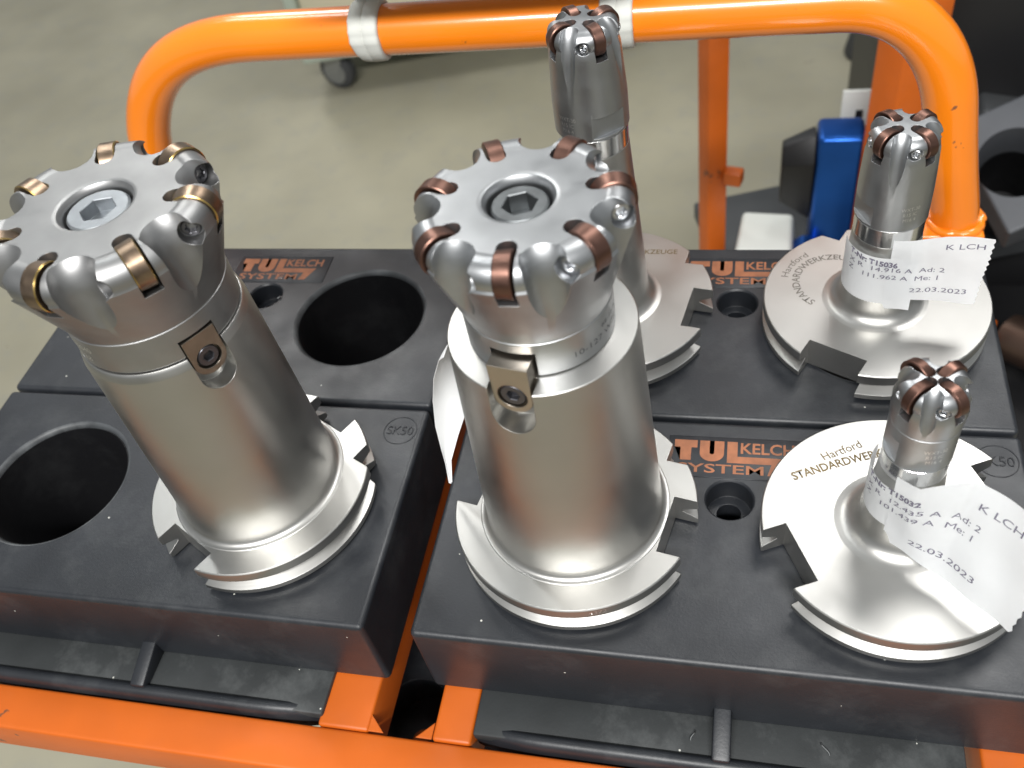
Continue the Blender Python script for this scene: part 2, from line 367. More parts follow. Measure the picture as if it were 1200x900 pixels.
# handle: one bent tube
hp = [(152.5, 190, -49), (149.2, 190, -30), (144.1, 190, -8), (139.6, 190, 14), (135.7, 190, 34)]
def bez(p0, p1, p2, p3, n):
    o = []
    for i in range(1, n+1):
        t = i/n; o.append(tuple((1-t)**3*a+3*(1-t)**2*t*b+3*(1-t)*t*t*c+t**3*d for a, b, c, d in zip(p0, p1, p2, p3)))
    return o
hp += bez((135.7, 190, 34), (130.0, 190, 62), (112, 190, 91.3), (76, 190, 91.3), 16)
hp += [(x, 190, 91.3) for x in (40, 0, -60, -120, -180, -240)]
hp += bez((-240, 190, 91.3), (-292, 190, 91.3), (-318, 190, 72), (-336, 190, 33), 16)
hp += [(-345, 190, 8), (-354, 190, -20), (-360, 190, -49)]
h = bmesh.new(); tube(h, hp, 13.4, 40); fpart(h, 'handle', 'orange', 60)
for x in (152.5, -360):   # socket and weld bead at the foot of each leg
    fpart(rbox(x-(24 if x > 0 else 16), x+(14 if x > 0 else 26), 175, 205, zf+0.2, zf+6.5, 2.0, 3), 'handle_foot', 'orange')
    wb = bmesh.new(); pts = []
    for i in range(37):
        a = 2*PI*i/36; rr_ = 14.0+0.5*math.sin(5*a)+0.35*math.sin(13*a+1)+random.uniform(-0.3, 0.3)
        pts.append((x-0.6+rr_*math.cos(a), 190+rr_*math.sin(a), zf+6.9+0.5*math.sin(7*a+2)+random.uniform(-0.35, 0.35)))
    tube(wb, pts, 2.8, 10); fpart(wb, 'weld_bead', 'orange', 80)
# lower tier seen through the opening between the front blocks
lt = empty('lower_tool_block', (-97, -118, -128), 'black tool block on the lower tier, seen through the front opening', 'tool block')
b0 = rbox(-60, 60, -60, 220, -30, 0, 2, 3); hc = bmesh.new(); cyl(hc, (-22, 21, -25), (-22, 21, 3), 17, n=64)
finish(boolean(b0, [hc]), 'body', 'plastic', lt, 35)
ct = bmesh.new(); cyl(ct, (-20, 12, -25), (-20, 12, -16), 7, 6, 32); finish(ct, 'pocket_plug', 'orange_matt', lt)

# ------------------------------------------------------------------ grey straps clipped over the handle
hg = empty('hanging_holder', (-100, 190, 91.3), 'pale grey plastic holder hung on the orange handle by two straps', 'holder')
for k, x in enumerate((-67.0, 68.5)):
    n = 40
    # band round the tube, thicker at the front, ribbed on top
    bm = bmesh.new(); rings = []
    for i in range(n+1):
        a = rad(-82 + (270)*i/n)      # from under the front round to the back
        u_ = i/n; fold = 0.9*math.exp(-((i-13)/0.9)**2)+1.1*math.exp(-((i-16)/0.9)**2)+0.7*math.exp(-((i-19)/1.0)**2)
        ro = 16.0 + fold + random.uniform(-0.07, 0.07); hw = 6.2+2.0*min(1, u_*3.2)+random.uniform(-0.08, 0.08); sh_ = 4.5*(0.35-u_) if u_ < 0.35 else 0
        ring = []
        for (rr_, xx) in ((13.5, -hw), (ro-0.8, -hw), (ro, -hw+1.2), (ro+0.35, -0.6), (ro-0.25, 0), (ro+0.3, 0.6), (ro, hw-1.2), (ro-0.8, hw), (13.5, hw)):
            ring.append(bm.verts.new((x+xx+sh_, -rr_*math.cos(a), rr_*math.sin(a))))
        rings.append(ring)
    for a_, b_ in zip(rings, rings[1:]):
        m_ = len(a_)
        for q in range(m_): bm.faces.new((a_[q], a_[(q+1) % m_], b_[(q+1) % m_], b_[q]))
    bm.faces.new(rings[0]); bm.faces.new(rings[-1][::-1])
    finish(bm, 'strap', 'strap', hg, 75)
for x in (-67.0, 68.5):
    finish(rbox(x-7, x+7, 3, 9, 14, 62, 1.5, 2), 'upright', 'strap', hg)
finish(rbox(-84, 86, -62, 96, 62, 67, 2, 2), 'top_plate', 'strap', hg)  # unseen plate, extended forward to shade the handle tube between the straps

# ------------------------------------------------------------------ milling tools
ZF0, ZF1 = 1.0, 16.4            # underside and face of the steep taper flange
def flange_profile():
    return [(0, -20), (26, -20), (33.5, ZF0+0.2), (47.9, ZF0+0.2), (48.75, ZF0+0.9), (48.75, 4.3), (42.6, 7.2), (42.6, 8.4), (48.75, 11.4), (48.75, ZF1-0.5), (48.3, ZF1)]
def slot_cutter(angles, notch=None):
    bm = bmesh.new()
    for a in angles:
        pts = [(37.6, -13), (60, -13), (60, 13), (37.6, 13)]
        c_, s_ = math.cos(rad(a)), math.sin(rad(a))
        prism(bm, pts, lambda r, t: (r*c_-t*s_, r*s_+t*c_, -30), lambda r, t: (r*c_-t*s_, r*s_+t*c_, 60))
    if notch is not None:
        c_, s_ = math.cos(rad(notch)), math.sin(rad(notch))
        pts = [(41.8, 0), (56, -14.2), (56, 14.2)]
        prism(bm, pts, lambda r, t: (r*c_-t*s_, r*s_+t*c_, -30), lambda r, t: (r*c_-t*s_, r*s_+t*c_, 60))
    return bm
def socket_screw(name, R, h, rs, depth, lobes, material, parent, mtx, chamfer=0.5, n=48):
    """screw head along +z with a hexagon (lobes=0) or six lobe recess"""
    bm = bmesh.new()
    def shape(a):
        if lobes: return rs*(0.86+0.14*math.cos(6*a))
        k = (a % (PI/3)) - PI/6; return rs*math.cos(PI/6)/math.cos(k)
    spec = [(lambda a: R, 0), (lambda a: R, h-chamfer), (lambda a: R-chamfer, h), (lambda a: shape(a)+0.25, h), (shape, h-0.25), (shape, h-depth)]
    rings = [[bm.verts.new((f(2*PI*i/n)*math.cos(2*PI*i/n), f(2*PI*i/n)*math.sin(2*PI*i/n), z)) for i in range(n)] for f, z in spec]
    for a, b in zip(rings, rings[1:]):
        for i in range(n): bm.faces.new((a[i], a[(i+1) % n], b[(i+1) % n], b[i]))
    bm.faces.new(rings[0][::-1]); c = bm.verts.new((0, 0, h-depth-0.2))
    for i in range(n): bm.faces.new((rings[-1][i], rings[-1][(i+1) % n], c))
    bmesh.ops.transform(bm, matrix=mtx, verts=bm.verts)
    return finish(bm, name, material, parent, 30)
def frame(o, x, y, z):
    return Matrix(((x[0], y[0], z[0], o[0]), (x[1], y[1], z[1], o[1]), (x[2], y[2], z[2], o[2]), (0, 0, 0, 1)))

def cutter_head(root, p):
    """milling head with round inserts standing in radial slots"""
    Ro, r, n, ph, zt = p['Ro'], p['r'], p['n'], p['phase'], p['ztip']
    th = p['th']; Rc, zc = Ro-r, zt-r; rb = r-1.25; face = zt-p.get('drop', 1.3)
    prof = list(p['wall'])
    # round shoulder that backs the inserts
    prof += arcpts(Rc, zc, rb, p.get('a0', -14), 90, 12)
    ain = math.acos(max(-1, min(1, (face-zc)/rb)))
    prof += [(Rc-rb*math.sin(ain*k/3), zc+rb*math.cos(ain*k/3)) for k in (1, 2, 3)]
    cb = p.get('cbore')
    if cb: prof += [(cb+2.6, face-0.05), (cb+1.2, face-0.45), (cb+0.35, face-1.5), (cb, face-3.0), (cb, face-12), (0, face-12)]
    else: prof += [(0.8, face), (0, face)]
    base = lathe([(0, prof[0][1])] + prof, 180 if Ro > 20 else 120)
    flutes, slots, recess, others = bmesh.new(), bmesh.new(), bmesh.new(), bmesh.new()
    gap, jaw = p.get('gap', 0.7), p['jaw']; fr_ = p['fr']; seat = p['seat']
    for k in range(n):
        a = rad(ph + 360*k/n); er = Vector((math.cos(a), math.sin(a), 0)); et = Vector((-math.sin(a), math.cos(a), 0))
        # slot (plan: round inner end)
        w0, w1 = -th/2-0.06, th/2+gap; wm = (w0+w1)/2; wr = (w1-w0)/2; ri = Rc-r-p.get('slot_in', 0.6)+wr
        pts = [(Ro+8, w0), (Ro+8, w1)] + [(ri+wr*math.cos(rad(q)), wm+wr*math.sin(rad(q))) for q in range(90, 271, 15)]
        zb = zc-r*p.get('slot_down', 1.12)
        prism(slots, pts, lambda u, t: er*u+et*t+Vector((0, 0, zb)), lambda u, t: er*u+et*t+Vector((0, 0, zt+6)))
        # flute on the counter clockwise side
        d = (th/2+gap+jaw+fr_)/p['Rmid']; af = a+d; fr2 = Vector((math.cos(af), math.sin(af), 0)); ft = Vector((-math.sin(af), math.cos(af), 0))
        z1, z0 = zt+4, p['fl_bot']; i1, i0 = p['fl_in_top'], p['fl_in_bot']
        def ringf(inner, sc_=1.0):
            q = [(inner+fr_*sc_-fr_*sc_*math.cos(rad(b_)), fr_*sc_*math.sin(rad(b_))) for b_ in range(-90, 91, 6)]
            return q + [(Ro+14, fr_*sc_+p.get('flare', 7.0)), (Ro+14, -fr_*sc_-1.0)]
        rings = []; H_ = zt-z0; rl, rc = p['roll'], p['roll_len']
        for dz in (-4, 0.5, 1.6, 2.8, 4.2, 6, 8.5, 12, H_):
            e_ = math.exp(-max(dz, 0.0)/rc); u_ = dz/H_
            inner = i1+rl*(1-e_)+(i0-i1-rl)*max(0, u_) - (0 if dz > 0 else 4*rl/rc)
            rings.append([flutes.verts.new(fr2*u+ft*t+Vector((0, 0, zt-dz))) for u, t in ringf(inner, 1+(p.get('fl_narrow', 0.75)-1)*max(0, u_))])
        m_ = len(rings[0]); flutes.faces.new(rings[0]); flutes.faces.new(rings[-1][::-1])
        for va, vb in zip(rings, rings[1:]):
            for i in range(m_): flutes.faces.new((va[i], vb[i], vb[(i+1) % m_], va[(i+1) % m_]))
        # screw recess in the far end of the seat
        so = p.get('scr_out', 0.0); c0 = er*(Rc+so)+Vector((0, 0, zc+p.get('scr_up', 0.0)))
        tl = rad(p.get('tilt', 16)); dd = -et*math.cos(tl)+er*math.sin(tl)
        cs_ = c0-et*(th/2+seat-p.get('scr_deep', 1.2)); cyl(recess, cs_, cs_+dd*(fr_*0.9+1.5), p['rs']*1.28, n=40)
    for q in p.get('flats', []):
        a = rad(q[0]); er = Vector((math.cos(a), math.sin(a), 0)); et = Vector((-math.sin(a), math.cos(a), 0))
        prism(others, [(q[1], -30), (40, -30), (40, 30), (q[1], 30)], lambda u, t: er*u+et*t+Vector((0, 0, q[2])), lambda u, t: er*u+et*t+Vector((0, 0, q[3])))
    cutters = [flutes, slots, recess]
    if len(others.verts): cutters.append(others)
    else: others.free()
    if p.get('keyslot'):
        ka, kw, kz = p['keyslot']; kb = bmesh.new()
        for k2 in (0, 180):
            a = rad(ka+k2); er = Vector((math.cos(a), math.sin(a), 0)); et = Vector((-math.sin(a), math.cos(a), 0))
            prism(kb, [(15, -kw/2), (50, -kw/2), (50, kw/2), (15, kw/2)], lambda u, t: er*u+et*t+Vector((0, 0, prof[0][1]-5)), lambda u, t: er*u+et*t+Vector((0, 0, kz)))
        cutters.append(kb)
    b = boolean(base, cutters)
    head = wn(finish(b, 'cutter_head', p['mat'], root, 28))
    # inserts and their screws
    ip = [(0, -th/2), (r-0.75, -th/2), (r-0.35, -th/2+0.35), (r-0.05, th/2-0.35), (r-0.35, th/2), (r*0.62, th/2-0.25), (0, th/2-0.25)]
    im = lathe(ip, 72, [0, 1, 0, 1, 0, 0]); bmesh.ops.recalc_face_normals(im, faces=im.faces); bmesh.ops.scale(im, vec=(S, S, S), verts=im.verts)
    ime = bpy.data.meshes.new('insert'); im.to_mesh(ime); im.free()
    ime.polygons.foreach_set('use_smooth', [True]*len(ime.polygons)); ime.set_sharp_from_angle(angle=rad(30))
    ime.materials.append(MT[p['ins']]); ime.materials.append(MT[p.get('edge', p['ins'])])
    first = None
    for k in range(n):
        a = rad(ph + 360*k/n); er = Vector((math.cos(a), math.sin(a), 0)); et = Vector((-math.sin(a), math.cos(a), 0)); ez = Vector((0, 0, 1))
        o = bpy.data.objects.new('insert', ime); COL.objects.link(o); o.parent = head
        o.matrix_local = frame((er*Rc+ez*zc)*S, ez, er, et)
        tl = rad(p.get('tilt', 16)); dd = -et*math.cos(tl)+er*math.sin(tl); c0 = er*(Rc+p.get('scr_out', 0))+ez*(zc+p.get('scr_up', 0.0))-et*(th/2+seat-p.get('scr_deep', 1.2))-dd*0.25
        if first is None:
            first = socket_screw('insert_screw', p['rs'], 1.7+p.get('scr_h', 0), p['rs']*0.6, 2.6, p.get('lobes', 1), p['scr'], head, Matrix.Identity(4), 0.35, 36)
            s_ = first
        else:
            s_ = first.copy(); COL.objects.link(s_); s_.parent = head
        s_.matrix_local = frame(c0*S, dd.cross(ez), dd.cross(dd.cross(ez)), dd)
    return head

def holder(root, prof, slots, notch, material='nickel', cut=None):
    bm = lathe(flange_profile()+prof, 160)
    cs = [slot_cutter(slots, notch)]
    if cut: cs.append(cut)
    return wn(finish(boolean(bm, cs), 'holder', material, root, 30))
def fillet(R, z, rf, n=8, rise=0.0):
    """concave quarter round from the flange face at R+rf up to the shaft at R"""
    return [(R+rf-rf*math.sin(rad(a)), z+rf-rf*math.cos(rad(a))) for a in [90*i/n for i in range(n+1)]]
def cyl_text(txt, h, R, a_mid, z, bold=0, sx=1.0, lift=0.06, upside=False, slope=0.0):
    bm, wd = text_h(txt, h, bold, sx)
    sg = -1 if upside else 1
    def f(x, y):
        a = rad(a_mid)+sg*(x-wd/2)/R; rr_ = R+lift+slope*(sg*(y-h/2)); return (rr_*math.cos(a), rr_*math.sin(a), z+sg*(y-h/2))
    return warp(bm, f)

def drive_key(root, az, Rface, w_, z0, z1, zs, material, scr, rscr):
    a = rad(az); er = Vector((math.cos(a), math.sin(a), 0)); et = Vector((-math.sin(a), math.cos(a), 0)); ez = Vector((0, 0, 1))
    n = 14; wr = w_/2
    pts = [(wr, z1), (-wr, z1)] + [(-wr*math.cos(rad(q)), zs-1.0-wr*math.sin(rad(q))*0.95) for q in [180*i/n for i in range(n+1)]]
    bm = bmesh.new(); prism(bm, pts, lambda t, z: er*(Rface-9)+et*t+ez*z, lambda t, z: er*Rface+et*t+ez*z)
    hole = bmesh.new(); c = er*Rface+ez*zs; cyl(hole, c-er*2.6, c+er*3, rscr*1.16, n=40)
    k = wn(finish(boolean(bm, [hole]), 'drive_key', material, root, 30))
    o = er*(Rface-2.7)+ez*zs
    socket_screw('key_screw', rscr, 2.3, rscr*0.5, 1.9, 0, scr, k, frame(o, et, ez, er), 0.4, 48)
def key_pocket(az, Rb, w_, zb, ztop):
    a = rad(az); er = Vector((math.cos(a), math.sin(a), 0)); et = Vector((-math.sin(a), math.cos(a), 0)); ez = Vector((0, 0, 1)); n = 20; wr = w_/2
    pts = [(wr, ztop), (-wr, ztop)] + [(-wr*math.cos(rad(q)), zb+wr-wr*math.sin(rad(q))) for q in [180*i/n for i in range(n+1)]]
    bm = bmesh.new(); prism(bm, pts, lambda t, z: er*Rb+et*t+ez*z, lambda t, z: er*60+et*t+ez*z); return bm

# ---- left tool: large face mill, dark screws
tA = empty('face_mill', (-167.5, -56.8, 0), 'wide face mill with bronze inserts and dark screws in the front left block', 'milling tool', 'milling tools standing in the blocks')
hA = holder(tA, [(37.6, ZF1), (37.3, ZF1+0.25)] + fillet(34.4, ZF1+0.25, 2.9)[1:] + [(30.9, 112.5), (30.7, 113), (30.3, 115.2), (29.6, 116.2), (28.0, 116.2), (0, 116.2)], (-119, 61), -119+137,
            cut=key_pocket(-33, 24.4, 14.0, 99, 140))
cutter_head(tA, dict(Ro=40, r=8.0, n=7, phase=162, ztip=167.2, th=5.8, drop=1.7, mat='cutter_grey', ins='insert_bronze', edge='gold', scr='screw_dark',
    wall=[(28.9, 116.6), (29.3, 117.4), (29.3, 130.0), (29.0, 130.2), (29.0, 130.7), (29.3, 130.9), (30.2, 134), (38.9, 156.5)], cbore=11.6, gap=0.8, jaw=0.9, fr=7.6, seat=6.9, Rmid=33,
    fl_bot=128, roll=7.0, roll_len=5.0, fl_in_top=24.2, fl_in_bot=34.0, fl_narrow=0.7, rs=3.2, scr_out=0.6, scr_deep=2.0, keyslot=(-33, 13.6, 124)))
socket_screw('clamp_bolt', 10.6, 6, 6.2, 4.6, 0, 'bolt', tA, Matrix.Translation((0, 0, 157.4)) @ Matrix.Rotation(rad(12), 4, 'Z'), 0.7, 72)
drive_key(tA, -33, 29.1, 12.8, 99, 122.8, 112, 'key_dark', 'screw_dark', 4.1)

# ---- centre tool: tall face mill with stepped collar
tM = empty('face_mill', (-27.7, -58.3, 0), 'tall face mill with copper inserts on a stepped collar, front centre', 'milling tool', 'milling tools standing in the blocks')
hM = holder(tM, [(38.0, ZF1), (37.7, ZF1+0.25)] + fillet(35.0, ZF1+0.25, 2.7)[1:] + [(31.3, 112.5), (31.1, 113.0), (31.0, 117.0), (30.7, 117.3), (23.9, 117.9), (22, 117.9), (0, 117.9)], (-11.4, 168.6), 33,
            cut=key_pocket(-100, 23.2, 14.8, 99.5, 140))
cutter_head(tM, dict(Ro=33.6, r=7.0, n=7, phase=117, ztip=169.2, th=5.2, drop=1.6, mat='cutter', ins='insert', scr='screw',
    wall=[(23.4, 118.2), (23.8, 118.6), (23.8, 131.6), (23.55, 131.8), (23.55, 132.2), (23.8, 132.4), (24.3, 135), (32.7, 160.0)], cbore=9.6, gap=0.7, jaw=0.8, fr=6.4, seat=5.2, Rmid=27.5,
    fl_bot=134, roll=6.0, roll_len=4.4, fl_in_top=20.4, fl_in_bot=28.6, fl_narrow=0.75, rs=2.9, scr_out=0.6, scr_deep=1.6, keyslot=(-100, 14.6, 128)))
socket_screw('clamp_bolt', 8.5, 6, 5.3, 8.0, 0, 'bolt_dark', tM, Matrix.Translation((0, 0, 159.2)) @ Matrix.Rotation(rad(20), 4, 'Z'), 0.6, 72)
drive_key(tM, -100, 28.6, 13.0, 103, 126.3, 113.5, 'key', 'screw_dark', 4.3)

def neck(prof, z0, z1, R, name, root, material='ground'):
    pass
# ---- back centre tool
tB = empty('copy_mill', (-27.0, 61.4, 0), 'slim copy mill with four copper inserts, tallest of the slim ones, back centre', 'milling tool', 'milling tools standing in the blocks')
hB = holder(tB, [(24.6, ZF1), (24.2, ZF1+0.2)] + fillet(18.8, ZF1+0.2, 5.4)[1:] + [(14.5, 103.5), (14.3, 104.2), (0, 104.2)], (-10, 170), 35)
small = dict(r=6.0, n=4, th=4.2, mat='cutter', ins='insert', scr='screw', gap=0.6, jaw=0.5, seat=4.0, rs=2.0, scr_deep=1.3, scr_out=2.0, scr_up=-0.6, tilt=28, flare=11, drop=1.0, a0=-30, slot_in=0.3)
cutter_head(tB, dict(small, Ro=15.0, phase=35, ztip=158.6, wall=[(14.6, 113.0), (15.1, 113.6), (15.1, 126), (13.9, 147)], fr=3.3, Rmid=10.2,
    roll=4.4, roll_len=3.2, fl_bot=124, fl_in_top=5.0, fl_in_bot=17.0, fl_narrow=0.75, flats=[(-52, 13.3, 114.6, 123.5), (128, 13.3, 114.6, 123.5)]))
# ---- back right tool
tC = empty('copy_mill', (93.4, 62.6, 0), 'slim copy mill with paper label T15036 in the back right block', 'milling tool', 'milling tools standing in the blocks')
hC = holder(tC, [(23.0, ZF1), (22.4, ZF1+0.2)] + fillet(16.0, ZF1+0.2, 6.4)[1:] + [(14.9, 44), (14.1, 56), (14.0, 57), (0, 57)], (-117, 63), 109)
cutter_head(tC, dict(small, Ro=14.9, phase=40, ztip=108.6, wall=[(14.0, 65.6), (14.5, 66.2), (14.5, 80), (13.9, 97)], fr=3.3, Rmid=10.2,
    roll=4.4, roll_len=3.2, fl_bot=77, fl_in_top=5.0, fl_in_bot=16.4, fl_narrow=0.75, flats=[(-155, 12.8, 67.2, 76), (25, 12.8, 67.2, 76)]))
# ---- front right tool
tD = empty('copy_mill', (93.5, -57.7, 0), 'shortest copy mill with paper label T15032 in the front right block', 'milling tool', 'milling tools standing in the blocks')
hD = holder(tD, [(22.5, ZF1), (21.8, ZF1+0.2)] + fillet(14.2, ZF1+0.2, 7.6)[1:] + [(11.4, 47), (10.9, 53.5), (0, 53.5)], (-155, 25), -155+137)
cutter_head(tD, dict(small, Ro=12.45, phase=40, ztip=98.0, wall=[(10.6, 61.4), (11.1, 62), (11.1, 78.0), (10.9, 78.2), (10.9, 78.6), (11.2, 78.8), (11.7, 86.5)], th=3.6, fr=2.9, Rmid=8.4, seat=2.9, jaw=0.4, scr_out=1.6, rs=1.8, scr_deep=1.0,
    roll=3.6, roll_len=2.6, fl_bot=74, fl_in_top=3.2, fl_in_bot=13.6, fl_narrow=0.7, flats=[(-165, 9.7, 63.0, 73), (15, 9.7, 63.0, 73)], slot_in=-0.4))
# polished location collars between holder and head
def collar(root, z0, z1, R0, R1):
    bm = lathe([(R0-1, z0), (R0, z0+0.25), (R0+(R1-R0)*0.45, z0+(z1-z0)*0.45), (R0+(R1-R0)*0.47, z0+(z1-z0)*0.5), (R1, z1-0.4), (R1-0.5, z1), (0, z1)], 128)
    finish(bm, 'collar', 'ground', root, 25)
collar(tB, 104.2, 113.2, 14.3, 14.6); collar(tC, 57.0, 65.9, 14.0, 14.1); collar(tD, 53.5, 61.7, 10.9, 10.8)

# ------------------------------------------------------------------ markings on the tools
def marks(bms, name, material, parent): flat(join(bms), name, material, parent)
zf1 = ZF1+0.06
def arc_text(txt, h, cx, cy, R, a_start, a_end, bold=0.0, sx=1.0):
    """text on an arc read clockwise, letter tops pointing outwards"""
    bm, wd = text_h(txt, h, bold, sx)
    def f(x, y):
        a = rad(a_start+(a_end-a_start)*x/wd); rr_ = R+y-h/2; return (cx+rr_*math.cos(a), cy+rr_*math.sin(a), zf1)
    return warp(bm, f)
marks([arc_text('STANDARDWERKZEUGE', 3.4, -16.9, 10.1, 17.4, 236, 50, 0.012), arc_text('Hartford', 3.4, -16.9, 10.1, 22.6, 172, 122, 0.0)], 'laser_marking', 'mark', hC)
def line_text(txt, h, x, y, az, bend, bold, length):
    bm, wd = text_h(txt, h, bold); k = length/wd
    def f(u, v):
        u *= k; a = rad(az)-u*bend; n_ = (-math.sin(a), math.cos(a)); m_ = rad(az)-u*bend/2
        return (x+u*math.cos(m_)+n_[0]*v, y+u*math.sin(m_)+n_[1]*v, zf1)
    return warp(bm, f)
marks([line_text('STANDARDWERKZEUGE', 3.6, -36.2, 16.0, 26, 0.003, 0.02, 51), line_text('Hartford', 3.7, -24.6, 26.4, 28, 0.0, 0.0, 16.5)], 'laser_marking', 'mark_gold', hD)
marks([line_text('STANDARDWERKZEUGE', 3.2, -19, 30.5, 0, 0.0, 0.015, 49)], 'laser_marking', 'mark_gold', hB)
marks([cyl_text('10-127 W7S', 2.2, 23.85, -28, 123.5, -0.008, 1.35), cyl_text('66-16 IC', 1.9, 23.85, -12, 127.4, -0.008, 1.2)], 'engraving', 'mark_dark', tM.children[1] if False else [c for c in tM.children if c.name.startswith('cutter_head')][0])
marks([cyl_text('4372', 2.1, 48.75, -72, 14.0, 0.01, 1.15, 0.05)], 'serial_number', 'mark_light', hM)
marks([cyl_text('IC 2040', 2.4, 29.35, -118, 126.2, 0.0, 1.1), cyl_text('80 R8', 2.4, 29.35, -120, 121.6, 0, 1.1)], 'engraving', 'mark_light', [c for c in tA.children if c.name.startswith('cutter_head')][0])
for t_, R_, a_, z_, s_ in ((tB, 15.15, -120, 120, 1.7), (tC, 14.55, -70, 74, 1.6), (tD, 11.15, -75, 70, 1.6)):
    marks([cyl_text(q, s_, R_, a_, z_+3.0-2.6*i, 0, 0.9) for i, q in enumerate(('WXT-30', 'R15 IC', 'M16 4'))], 'engraving', 'mark_light', [c for c in t_.children if c.name.startswith('cutter_head')][0])

# ------------------------------------------------------------------ paper labels
def sheet(fn, s0, s1, t0, t1, ns, name, parent, zig=False, bow=0.0):
    bm = bmesh.new(); g = []
    nt_ = 24
    for j in range(nt_+1):
        row = []
        for i in range(ns+1):
            s = s0+(s1-s0)*i/ns; t = t0+(t1-t0)*j/nt_
            if zig and i == ns: s += random.uniform(0.35, 0.8)*(1 if j % 2 else -0.1) + 2.2*(j/nt_)
            row.append(bm.verts.new(fn(s, t)))
        g.append(row)
    for a, b in zip(g, g[1:]):
        for i in range(ns): bm.faces.new((a[i], a[i+1], b[i+1], b[i]))
    bmesh.ops.solidify(bm, geom=bm.faces[:], thickness=0.12)
    return finish(bm, name, 'paper', parent, 50)
def label_fn(R, a_t, off=0.0, curl=0.0, droop=0.0, lean=0.0, z0=25, ramp=9):
    """strip that wraps the shaft clockwise-left of a_t and leaves it along the tangent there; s=0 at the tangent point"""
    a0 = rad(a_t); P0 = Vector((R*math.cos(a0), R*math.sin(a0), 0)); T = Vector((-math.sin(a0), math.cos(a0), 0)); Nn = Vector((math.cos(a0), math.sin(a0), 0))
    def f(s, t):
        if s < 0:
            a = a0+s/R; return ((R+off)*math.cos(a), (R+off)*math.sin(a), t)
        q = P0+T*s+Nn*(off+0.35*math.sin(s*0.32+t*0.12)*min(1, s/12)+0.2*math.sin(t*0.33+s*0.1)*min(1, s/12)+curl*s*s-lean*(t-z0)*max(0, min(1, (s-ramp)/12))); return (q.x, q.y, t+droop*s)
    return f
def print_on(fn, items, parent, lift=0.09):
    """items: text, s, t, cap height, bold, x stretch, slant"""
    out = []
    for txt, s, t, h, bold, sx, sl in items:
        bm, wd = text_h(txt, h, bold, sx)
        def g(x, y, s=s, t=t, sl=sl): return fn(s+x, t+y+sl*x)
        out.append(warp(bm, g))
    o = flat(join(out), 'print', 'ink', parent)
fC = label_fn(15.75, -92, 0.0, curl=0.001, lean=0.12, z0=32)
lab = sheet(fC, -27, 12, 24.8, 53.2, 30, 'paper_label', tC)
fC2 = label_fn(15.75, -92, 0.28, curl=0.001, lean=0.12, z0=32)
flag = sheet(fC2, 1.0, 36.5, 31.2, 63.2, 24, 'label_flag', tC, zig=True)
fCp = label_fn(15.75, -92, 0.5, curl=0.001, lean=0.12, z0=32)
print_on(fCp, [('T-Nr: T15036', -16.5, 51.0, 2.5, 0.035, 1.0, -0.12), ('X R  14.916 A  Ad: 2', -16.5, 46.6, 2.2, 0.0, 1.45, -0.02), ('Z   111.962 A  Me: 1', -16.5, 42.6, 2.2, 0.0, 1.42, -0.02),
    ('K LCH', 21.5, 57.4, 2.3, 0.0, 1.6, 0.03), ('22.03.2023', 10.5, 35.8, 2.2, 0.0, 1.6, 0.02)], flag)
fD = label_fn(13.4, -125, 0.0, curl=0.0022, lean=0.42, z0=24); fD2 = label_fn(13.4, -125, 0.28, curl=0.0022, lean=0.42, z0=24)
lab = sheet(fD, -22, 10, 25.2, 52, 30, 'paper_label', tD)
flag = sheet(fD2, 1.0, 50, 23.0, 60.5, 24, 'label_flag', tD, zig=True)
fDp = label_fn(13.4, -125, 0.5, curl=0.0022, lean=0.42, z0=24)
print_on(fDp, [('T-Nr: T15032', -10, 50.0, 2.6, 0.035, 0.95, 0.0), ('X R  12.435 A  Ad: 2', -10, 45.4, 2.2, 0.0, 1.42, 0.0), ('Z   101.439 A  Me: 1', -10, 41.2, 2.2, 0.0, 1.42, 0.0),
    ('K LCH', 25, 52.5, 2.4, 0.0, 1.6, 0.0), ('22.03.2023', 10, 29.0, 2.3, 0.0, 1.65, 0.0)], flag)
# label stuck on the far side of the centre tool, its end curling down
mx, my = -27.7, -58.3
outer = [(-61, -66, 108), (-64.5, -63, 103), (-70, -60, 90), (-74.2, -58, 75), (-76.6, -58, 60), (-77.4, -58, 46), (-77.6, -58.5, 34), (-77.6, -59, 24)]
inner = [(-57, -46, 108), (-58, -45, 103), (-59.5, -45, 90), (-61.5, -47, 78), (-64.6, -51, 64), (-70.5, -54, 50), (-75.4, -56.5, 37), (-77.2, -58.5, 24.5)]
bm = bmesh.new(); g = []
for (a, b) in zip(outer, inner):
    row = []
    for i in range(9):
        t = i/8; p_ = Vector(a).lerp(Vector(b), t); p_.x -= 2.2*math.sin(PI*t)*0.6; row.append(bm.verts.new((p_.x-mx, p_.y-my, p_.z)))
    g.append(row)
for a, b in zip(g, g[1:]):
    for i in range(8): bm.faces.new((a[i], a[i+1], b[i+1], b[i]))
bmesh.ops.subdivide_edges(bm, edges=bm.edges[:], cuts=1, smooth=0.6, use_grid_fill=True)
bmesh.ops.solidify(bm, geom=bm.faces[:], thickness=0.15)
finish(bm, 'paper_label', 'paper', tM, 60)

